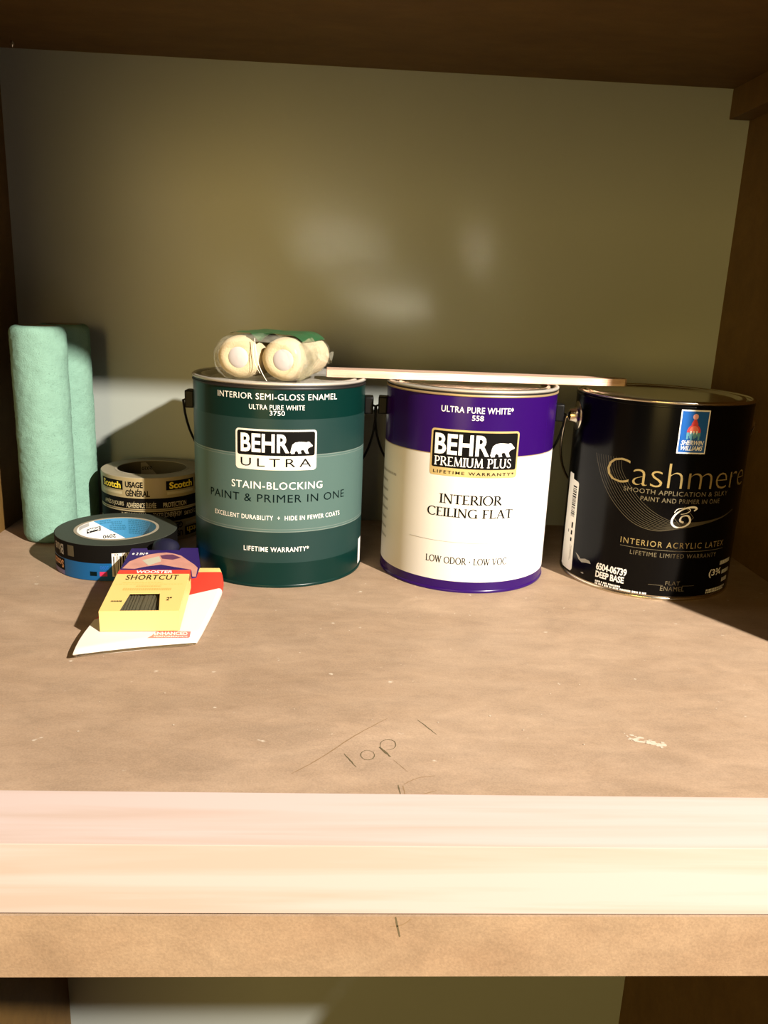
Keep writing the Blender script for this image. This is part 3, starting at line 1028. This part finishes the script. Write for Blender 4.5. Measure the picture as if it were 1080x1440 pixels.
# the roll lies upside down, so its print is turned over
flip = lambda vf, x0, x1, y0, y1: ([(x0 + x1 - u, y0 + y1 - v) for u, v in vf[0]], vf[1])
q('logo_field', rect2(-66, -40.5, 5.4, 16.6), 'print_black')
q('lettering', flip(text2('Scotch', -64.5, -42, 7.2, 15.0, 0.03), -64.5, -42, 7.2, 15.0), 'orange_text', 0.2)
q('label_patch', rect2(-66, -41, 0.8, 5.2), 'violet_label')
q('lettering', flip(text2('Blue', -58, -41, 21.0, 31.0, 0.02), -58, -41, 21.0, 31.0), 'print_grey', 0.2)
q('pictogram', rect2(-34.5, -26.5, 21.5, 32), 'gold_hair', 0.2)
q('pictogram', rect2(-10.2, -3.6, 5.0, 9.3), 'g_text_dark')
q('pictogram', rect2(-1.0, 5.8, 5.0, 9.3), 'red_text')
q('lettering', flip(text2('2090', -0.5, 7.4, 11.6, 15.2, 0.02), -0.5, 7.4, 11.6, 15.2), 'logo_blue')
q('barcode_field', rect2(10.4, 40, 4.6, 27.2), 'white_card', 0.15)
bars = []
x = 11.6
while x < 39:
    w_ = rs.choice((0.5, 0.7, 1.1, 1.5))
    bars.append(rect2(x, x + w_, 5.4, 24.4))
    x += w_ + rs.choice((0.5, 0.7, 1.2))
bars.append(text2('0 51115', 13, 38, 24.9, 26.8))
tag(q('barcode', merge(bars), 'print_black', 0.22), kind='stuff')
# printing inside the core
qi = lambda n, vf, m, lift=0.12: on_cyl(n, vf, m, lab, 37.6, lift, inner=True)
d = 37.6 * pi / 180
qi('core_print', poly2([(-110 * d, 1), (24 * d, 1), (-6 * d, 13.8), (-29 * d, 23.3), (-53 * d, 34.6), (-110 * d, 34.6)]), 'white_label')
qi('core_print', poly2([(24 * d, 1), (110 * d, 1), (110 * d, 34.6), (-53 * d, 34.6), (-29 * d, 23.3), (-6 * d, 13.8)]), 'blue_core')
qi('logo_field', rect2(-67 * d, -41 * d, 23.4, 28.0), 'print_black', 0.2)
qi('lettering', flip(text2('Scotch', -65 * d, -43 * d, 24.2, 27.4, 0.03), -65 * d, -43 * d, 24.2, 27.4), 'print_white', 0.28)
qi('logo_field', rect2(-88 * d, -61 * d, 30.6, 34.2), 'print_grey', 0.2)
qi('lettering', flip(text2('2090', -38 * d, -18 * d, 14.0, 18.0, 0.02), -38 * d, -18 * d, 14.0, 18.0), 'print_black', 0.2)
rs3 = random.Random(4)
for a0, a1, z0, z1 in ((-42, -24, 30.5, 33.5), (-27, -2, 22.5, 27.5), (2, 40, 19, 33.5), (-24, -8, 28.5, 31.5)):
    sm = []
    z = z1
    while z > z0:
        x = a0
        while x < a1:
            w_ = rs3.uniform(2, 5)
            sm.append(rect2(x * d, min(x + w_, a1) * d, z - 1.2, z))
            x += w_ + 1
        z -= 2.0
    tag(qi('small_print', merge(sm), 'blue_core_dark', 0.2), kind='stuff')

# ------------------------------------------------------------------ white brush sleeve (angled sash brush keeper)
sl = empty('brush_sleeve', (222, -330, 0), 'flat white card brush sleeve with red end, lying under the yellow box', 'brush sleeve')
ROWS = [  # y left, y right, x left, x right, top z, material of the strip that starts here
    (-409.0, -384.0, 181.5, 262.5, 6.6, 0), (-398.0, -362.0, 180.0, 263.5, 7.3, 0), (-386.0, -335.0, 179.0, 264.5, 7.8, 0), (-374.0, -306.0, 179.0, 265.5, 8.6, 0),
    (-352.0, -276.0, 180.0, 266.0, 10.0, 1), (-300.0, -256.0, 190.0, 265.0, 12.0, 1), (-251.0, -243.0, 208.0, 263.0, 13.8, 2), (-240.0, -234.5, 213.0, 260.5, 14.6, 2)]
V, Fc, idx = [], [], []
NS = 20
for yl, yr, xl, xr, zt, _ in ROWS:
    zt0 = 0.4
    for k in range(NS):        # rounded flat section: bottom left -> bottom right -> top right -> top left
        if k < 5:
            u, z = k / 4, zt0
        elif k < 10:
            a = -90 + 180 * (k - 4) / 6
            u, z = 1 + 0.035 * cos(radians(a)), zt0 + (zt - zt0) * (0.5 + 0.5 * sin(radians(a)))
        elif k < 15:
            u, z = 1 - (k - 10) / 4, zt
        else:
            a = 90 + 180 * (k - 14) / 6
            u, z = 0 + 0.012 * cos(radians(a)), zt0 + (zt - zt0) * (0.5 + 0.5 * sin(radians(a)))
        bow = 0.9 * sin(pi * max(0, min(1, u))) if k in range(10, 15) else 0
        back = 9.0 * (1 - (z - zt0) / (zt - zt0)) if yl < -405 else 0
        V.append((xl + (xr - xl) * u - 222, yl + (yr - yl) * u + 330 + back, z + bow * (1 if yl < -300 else 0.4)))
for j in range(len(ROWS) - 1):
    for k in range(NS):
        k2 = (k + 1) % NS
        Fc.append((j * NS + k, j * NS + k2, (j + 1) * NS + k2, (j + 1) * NS + k))
        idx.append(ROWS[j][5])
Fc.append(tuple(range((len(ROWS) - 1) * NS, len(ROWS) * NS)))
idx.append(2)
o = ob('card_sleeve', V, Fc, ['white_card', 'red_card', 'yellow_card'], sl, smooth=True, midx=idx)
sol = o.modifiers.new('card_thickness', 'SOLIDIFY')
sol.thickness = 0.0007
sol.offset = -1
# bristle tips just inside the open angled end
BV, BF = [], []
for k in range(60):
    u = 0.03 + 0.94 * k / 59
    x0 = 181.5 + 81 * u - 222
    y0 = -409 + 25 * u + 330 + 14 + random.uniform(-0.8, 0.8)
    v, f = box_vf(x0 - 0.6, x0 + 0.6, y0, y0 + 30, 1.4, 5.2)
    n_ = len(BV)
    BV += v
    BF += [tuple(i + n_ for i in g) for g in f]
tag(ob('bristles', BV, BF, 'bristle', sl), kind='stuff')


def sleeve_pt(u, v):   # printed things on the upper card, u and v are shelf millimetres
    zt = 6.6 + (v + 396) * 0.022
    return (u - 222, v + 330, zt + 1.05)


on_plane('red_flash', poly2([(226.7, -381.3), (260.0, -378.6), (258.8, -367.6), (223.0, -366.0)]), 'pink_card', sl, sleeve_pt)
sk = lambda vf, x0: ([(u - 0.2 * (v + 380), v + 0.03 * (u - x0)) for u, v in vf[0]], vf[1])
f_ = lambda u, v: (lambda p: (p[0], p[1], p[2] + 0.12))(sleeve_pt(u, v))
on_plane('lettering', sk(text2('ENHANCED', 233, 258.5, -375.4, -369.6, 0.02), 229), 'print_white', sl, f_)
on_plane('lettering', sk(text2('PERFORMANCE', 233, 258.5, -379.6, -376.8, 0.01), 229), 'print_white', sl, f_)
on_plane('lettering', text2('THIN', 207, 218, -371.6, -367.2, 0.03), 'print_black', sl, f_)
on_plane('lettering', text2('SMOOTH', 204.5, 222, -378.2, -375.0, 0.01), 'print_grey', sl, f_)
on_plane('small_print', rect2(201.8, 202.3, -379, -368), 'print_grey', sl, f_)
on_plane('small_print', rect2(188.5, 199, -379.4, -378), 'print_grey', sl, f_)

# ------------------------------------------------------------------ short handled brush in its yellow box
th_, ta_ = radians(4.5), radians(3.4)
X = Vector((cos(th_), sin(th_), 0))
Y = Vector((-sin(th_) * cos(ta_), cos(th_) * cos(ta_), sin(ta_)))
U = X.cross(Y)
rot = Matrix((X, Y, U)).transposed().to_euler()
bx = empty('boxed_brush', (190.5, -373.0, 9.2), 'yellow boxed short-handled paint brush with a purple header card', 'paint brush', rot=rot)
BW, BL, BH, HE = 60.0, 82.0, 17.0, 134.0
# sleeve panels: front, sides, bottom, top with window
ob('box_body', *merge([box_vf(0, BW, 0, 0.7, 0, BH - 0.7), box_vf(0, 0.7, 0.7, BL, 0, BH - 0.7), box_vf(BW - 0.7, BW, 0.7, BL, 0, BH - 0.7), box_vf(0.7, BW - 0.7, 0.7, BL, 0, 0.7)]), 'yellow_card', bx)
area = [(15, 0.9), (44.8, 0.9), (41, 33.5), (17.5, 33)]
out = [(0, 0), (BW, 0), (BW, 73), (0, 73)]
V = [(x, y, BH) for x, y in out + area] + [(x, y, BH - 0.7) for x, y in out + area]
Fc = []
for i in range(4):
    j = (i + 1) % 4
    Fc += [(i, j, 4 + j, 4 + i), (8 + j, 8 + i, 12 + i, 12 + j), (i, 8 + i, 8 + j, j), (4 + i, 4 + j, 12 + j, 12 + i)]
top = ob('top_panel', V, Fc, 'yellow_card', bx)
ob('red_band', *box_vf(0, BW + 0.6, 73, BL, BH - 0.7, BH), 'red_card', bx)
hd = [(0.6, BL), (1.6, HE - 1), (15.5, HE - 0.5), (16.5, HE - 5), (45, HE - 5), (46, HE + 0.5), (61.3, HE + 0.5), (67.6, 91), (66.6, 66), (62.8, 64), (BW + 0.6, 78), (BW + 0.6, BL)]
n_ = len(hd)
V = [(x, y, BH + 0.05) for x, y in hd] + [(x, y, BH - 0.6) for x, y in hd]
Fc = [tuple(range(n_)), tuple(range(n_, 2 * n_))[::-1]] + [(i, i + n_, (i + 1) % n_ + n_, (i + 1) % n_) for i in range(n_)]
head = ob('header_card', V, Fc, 'purple_card', bx)
pp = lambda n, vf, m, lift, par: on_plane(n, vf, m, par, lambda u, v: (u, v, BH + 0.05 + lift))
pp('hand_picture', poly2([(2.0, 85), (5.3, 101.0), (12, 110), (19.1, 117.5), (27, 121), (34.2, 122.7), (42, 119.5), (48.3, 114.9), (57.3, 101.0), (62.2, 93.6), (65.8, 86), (66.2, 66.5), (63.2, 66.5), (61.0, 80), (60.2, 82.3), (46, 88), (33.6, 93.6), (22, 89.5), (12.5, 84)]), 'skin_print', 0.1, head)
pp('brush_picture', poly2([(15.8, 103.5), (29.0, 113.6), (32.6, 101.0), (23.1, 91.2)]), 'cream_print', 0.2, head)
pp('handle_picture', poly2([(29.7, 114.9), (35, 117.2), (40.5, 117.5), (48.9, 109.8), (42.1, 104.7), (32.6, 107.3)]), 'plum_print', 0.2, head)
pp('lettering', merge([text2('2 IN', 8.0, 15.2, 116, 122, 0.03), ellipse2(5.6, 119, 1.1, 2.2, 8), ellipse2(17.2, 120, 1.1, 2.2, 8)]), 'print_white', 0.2, head)
pt = lambda n, vf, m: on_plane(n, vf, m, top, lambda u, v: (u, v, BH + 0.12))
pt('lettering', text2('SHORTCUT', 8.8, 51.8, 60.4, 70.6, 0.012, 1.1), 'print_black')
on_plane('lettering', text2('WOOSTER', 14.8, 45.6, 74.2, 80.6, 0.03, 1.0), 'print_white', bx, lambda u, v: (u, v, BH + 0.12))
sm = []
for y0, x0, x1, hh in ((50.6, 3, 57, 1.3), (54.0, 8, 40, 1.4)):
    x = x0
    while x < x1:
        w_ = rs.uniform(1.2, 3.0)
        sm.append(rect2(x, min(x + w_, x1), y0, y0 + hh))
        x += w_ + 0.8
tag(pt('small_print', merge(sm), 'ochre_print'), kind='stuff')
sm = []
for y0, x0, x1, hh in ((45.6, 20, 40, 2.6), (38.6, 10.5, 49, 4.6)):
    x = x0
    while x < x1:
        w_ = rs.uniform(0.7, 1.6)
        sm.append(rect2(x, min(x + w_, x1), y0, y0 + hh))
        x += w_ + 0.5
tag(pt('small_print', merge(sm), 'orange_print2'), kind='stuff')
pt('lettering', text2('2"', 47.6, 51.6, 18.8, 25.4, 0.03), 'print_black')
sm = []
x = 5.5
while x < 13:
    w_ = rs.uniform(0.6, 1.2)
    sm.append(rect2(x, x + w_, 16.8, 19.2))
    x += w_ + 0.35
tag(pt('small_print', merge(sm), 'print_black'), kind='stuff')
# bristles behind the window
BV, BF = [], []
for k in range(64):
    x0 = 6 + 48 * k / 63
    zt = BH - 3.2 - random.uniform(0, 1.4)
    v, f = box_vf(x0 - 0.42, x0 + 0.42, 2.0 + random.uniform(0, 1.5), 52, 3, zt)
    k0 = len(BV)
    BV += v
    BF += [tuple(i + k0 for i in g) for g in f]
tag(ob('bristles', BV, BF, 'bristle', bx), kind='stuff')
ob('ferrule', *box_vf(5.5, 54.5, 50, 74, 2.4, BH - 1.6), 'steel', bx)
# the stubby rubber handle, its rounded end showing above the header card
P = [(29.0, 70, 8.5), (29.5, 100, 8.0), (30.0, 124, 9.0), (30.5, 138, 13), (31.0, 147, 17.5)]
hv, hf = tube_vf(catmull(P, 4), [6.4] * 8 + [6.6, 7, 7.4, 7.8, 8.2, 8.6, 8.6, 8.0, 6.5], 14)
ob('handle', [(30 + (x - 30) * (1.0 if y < 120 else 1.0 + 0.45 * min(1, (y - 120) / 18)), y, z if y > 118 else min(z, BH - 0.9)) for x, y, z in hv], hf, 'rubber', bx, smooth='all')

# ------------------------------------------------------------------ mini roller refills in clear film, on the green can
mr = empty('mini_roller_pack', (309, -186, 191.0), 'two cream foam mini rollers in clear film on the green can', 'roller pack', rot=(0, 0, radians(-13)))
RM = 19.4
centres = [(-20.0, -51.0), (22.2, -54.0)]
for cx, y0 in centres:
    prof = [(6.0, 0.6), (8.4, 0.3), (10.8, 0.2), (13.2, 1.0), (15.6, 3.0), (17.4, 6.5), (18.2, 12), (18.2, 80), (17.2, 87), (14, 91), (8.0, 92)]
    V, Fc = lathe_vf(prof, 48)
    V = [(cx + x * (1.15 + 0.02 * noise.noise(Vector((x, y, z)) * 0.1)), y0 + z, max(0.15, RM + y * (1.045 + 0.03 * noise.noise(Vector((x + 9, y, z)) * 0.1)))) for x, y, z in V]
    r_ = ob('foam_roller', V, Fc, 'foam', mr, smooth='all')
    V, Fc = lathe_vf([(0, -1.4), (3.5, -1.2), (6.5, -0.7), (8.8, 0.0), (10.2, 0.9), (10.2, 20)], 32)
    ob('core_cap', [(cx + x + 1.0, y0 + z, RM + y) for x, y, z in V], Fc, 'cap', r_, smooth='all')
# film: one loose skin round both rollers
def film_section(t, seg=72, grow=1.2, pinch=0.0):
    P = []
    for k in range(seg):
        a = 2 * pi * k / seg
        # pill outline round the two rollers
        ca, sa = cos(a), sin(a)
        hx = 22.5
        rr = RM + grow
        cx = hx if ca > 0 else -hx
        x, z = cx * min(1, abs(ca) * 2.2) + rr * ca, RM + rr * sa
        if pinch:
            x, z = x * (1 - pinch * 0.75), RM + (z - RM) * (1 - pinch)
        P.append((x, z))
    return P


V, Fc = [], []
SEG = 72
stations = [(-58.6, 0.27), (-57.4, 0.17), (-53, 0.05), (-46, 0), (-30, 0), (-10, 0), (10, 0), (24, 0), (34, 0.02), (40, 0.2), (44, 0.5), (48, 0.9)]
for j, (y, pn) in enumerate(stations):
    for k, (x, z) in enumerate(film_section(0, SEG, 1.3, pn)):
        nz = noise.noise(Vector((x * 0.12, y * 0.10, z * 0.12 + 3))) * 1.3 + noise.noise(Vector((x * 0.4, y * 0.3, z * 0.4))) * 0.6
        V.append((x + nz * 0.8, y + nz * 0.5, max(0.1, z + nz * 0.8)))
for j in range(len(stations) - 1):
    for k in range(SEG):
        k2 = (k + 1) % SEG
        Fc.append((j * SEG + k, j * SEG + k2, (j + 1) * SEG + k2, (j + 1) * SEG + k))
film = ob('clear_film', V, Fc, 'wrap', mr, smooth='all')
# green printed panel on top of the film
V, Fc = [], []
NX, NY = 36, 10
for j in range(NY):
    y = -44 + 76 * j / (NY - 1)
    for i in range(NX):
        x = -30 + 68 * i / (NX - 1)
        z = 2 * RM + 2.3 - 0.0022 * (abs(x) - 18) ** 2 if abs(x) < 40 else 2 * RM
        if abs(x) > 24:
            z -= (abs(x) - 24) ** 2 * 0.03
        z += 1.2 * noise.noise(Vector((x * 0.07, y * 0.06, 2)))
        if j == 0 and abs(x) < 9:
            z -= (9 - abs(x)) * 0.75
            yy = y - 4
        else:
            yy = y
        V.append((x, yy, z))
for j in range(NY - 1):
    for i in range(NX - 1):
        a = j * NX + i
        Fc.append((a, a + 1, a + NX + 1, a + NX))
ob('printed_panel', V, Fc, 'green_print', film, smooth='all', recalc=False)
# seam and creases at the front, folded gusset and tail at the right
ob('film_seam', *tube_vf(catmull([(-3.5, -52, 37), (-1.5, -55, 28), (0.5, -55, 17), (4.5, -56, 8), (9.5, -57.5, 0.9)], 5), 0.32, 6), 'seam', film, smooth='all')
ob('film_seam', *tube_vf(catmull([(-3.5, -52, 37), (-4.0, -54.5, 25), (-2.0, -55, 15), (3, -56, 7)], 5), 0.22, 6), 'seam', film, smooth='all')
g = [(37, -50, 34), (44, -46, 39), (49, -38, 30), (50.5, -36, 22), (45, -40, 13), (44, -46, 6), (36, -56, 1.0), (39.5, -53, 17)]
ob('film_gusset', [Vector(p) for p in g] + [Vector(p) + Vector((1.5, 4, 0.5)) for p in g],
   [(0, 1, 7), (1, 2, 7), (2, 3, 7), (3, 4, 7), (4, 5, 7), (5, 6, 7), (8, 9, 15), (9, 10, 15), (10, 11, 15), (11, 12, 15), (12, 13, 15), (13, 14, 15)], 'wrap_fold', film, recalc=False)
V, Fc = [], []
for i in range(9):
    for j in range(5):
        x = 47 + 16 * i / 8
        z = 22 + (5 + 5 * i / 8) * (j / 4 - 0.5)
        V.append((x, -36 + 3.0 * sin(i * 1.3 + j * 1.1), z + 1.2 * sin(i * 1.9)))
for i in range(8):
    for j in range(4):
        Fc.append((i * 5 + j, i * 5 + j + 1, i * 5 + j + 6, i * 5 + j + 5))
ob('film_tail', V, Fc, 'wrap', film, recalc=False)

# ------------------------------------------------------------------ stir stick across the lids
outl = [(-149, -14.0), (40, -14.0), (95, -13.6), (120, -12.2), (138, -10.4), (146, -8.6), (149, -5.0), (149.6, 0), (149, 5.0), (146, 8.6), (138, 10.4), (120, 12.2), (95, 13.6), (40, 14), (-149, 14)]
n_ = len(outl)
TS = 7.0
V = [(x, y, 0) for x, y in outl] + [(x, y, TS) for x, y in outl]
Fc = [tuple(range(n_))[::-1], tuple(range(n_, 2 * n_))] + [(i, (i + 1) % n_, (i + 1) % n_ + n_, i + n_) for i in range(n_)]
st = ob('stir_stick', V, Fc, 'stick', loc=(504.5, -161, 191.1), rot=(0, 0.0, 0.03))
bevel_obj(st, 0.5)
tag(st, 'pale wooden paint stir stick laid across the lids of the cans', 'stir stick')
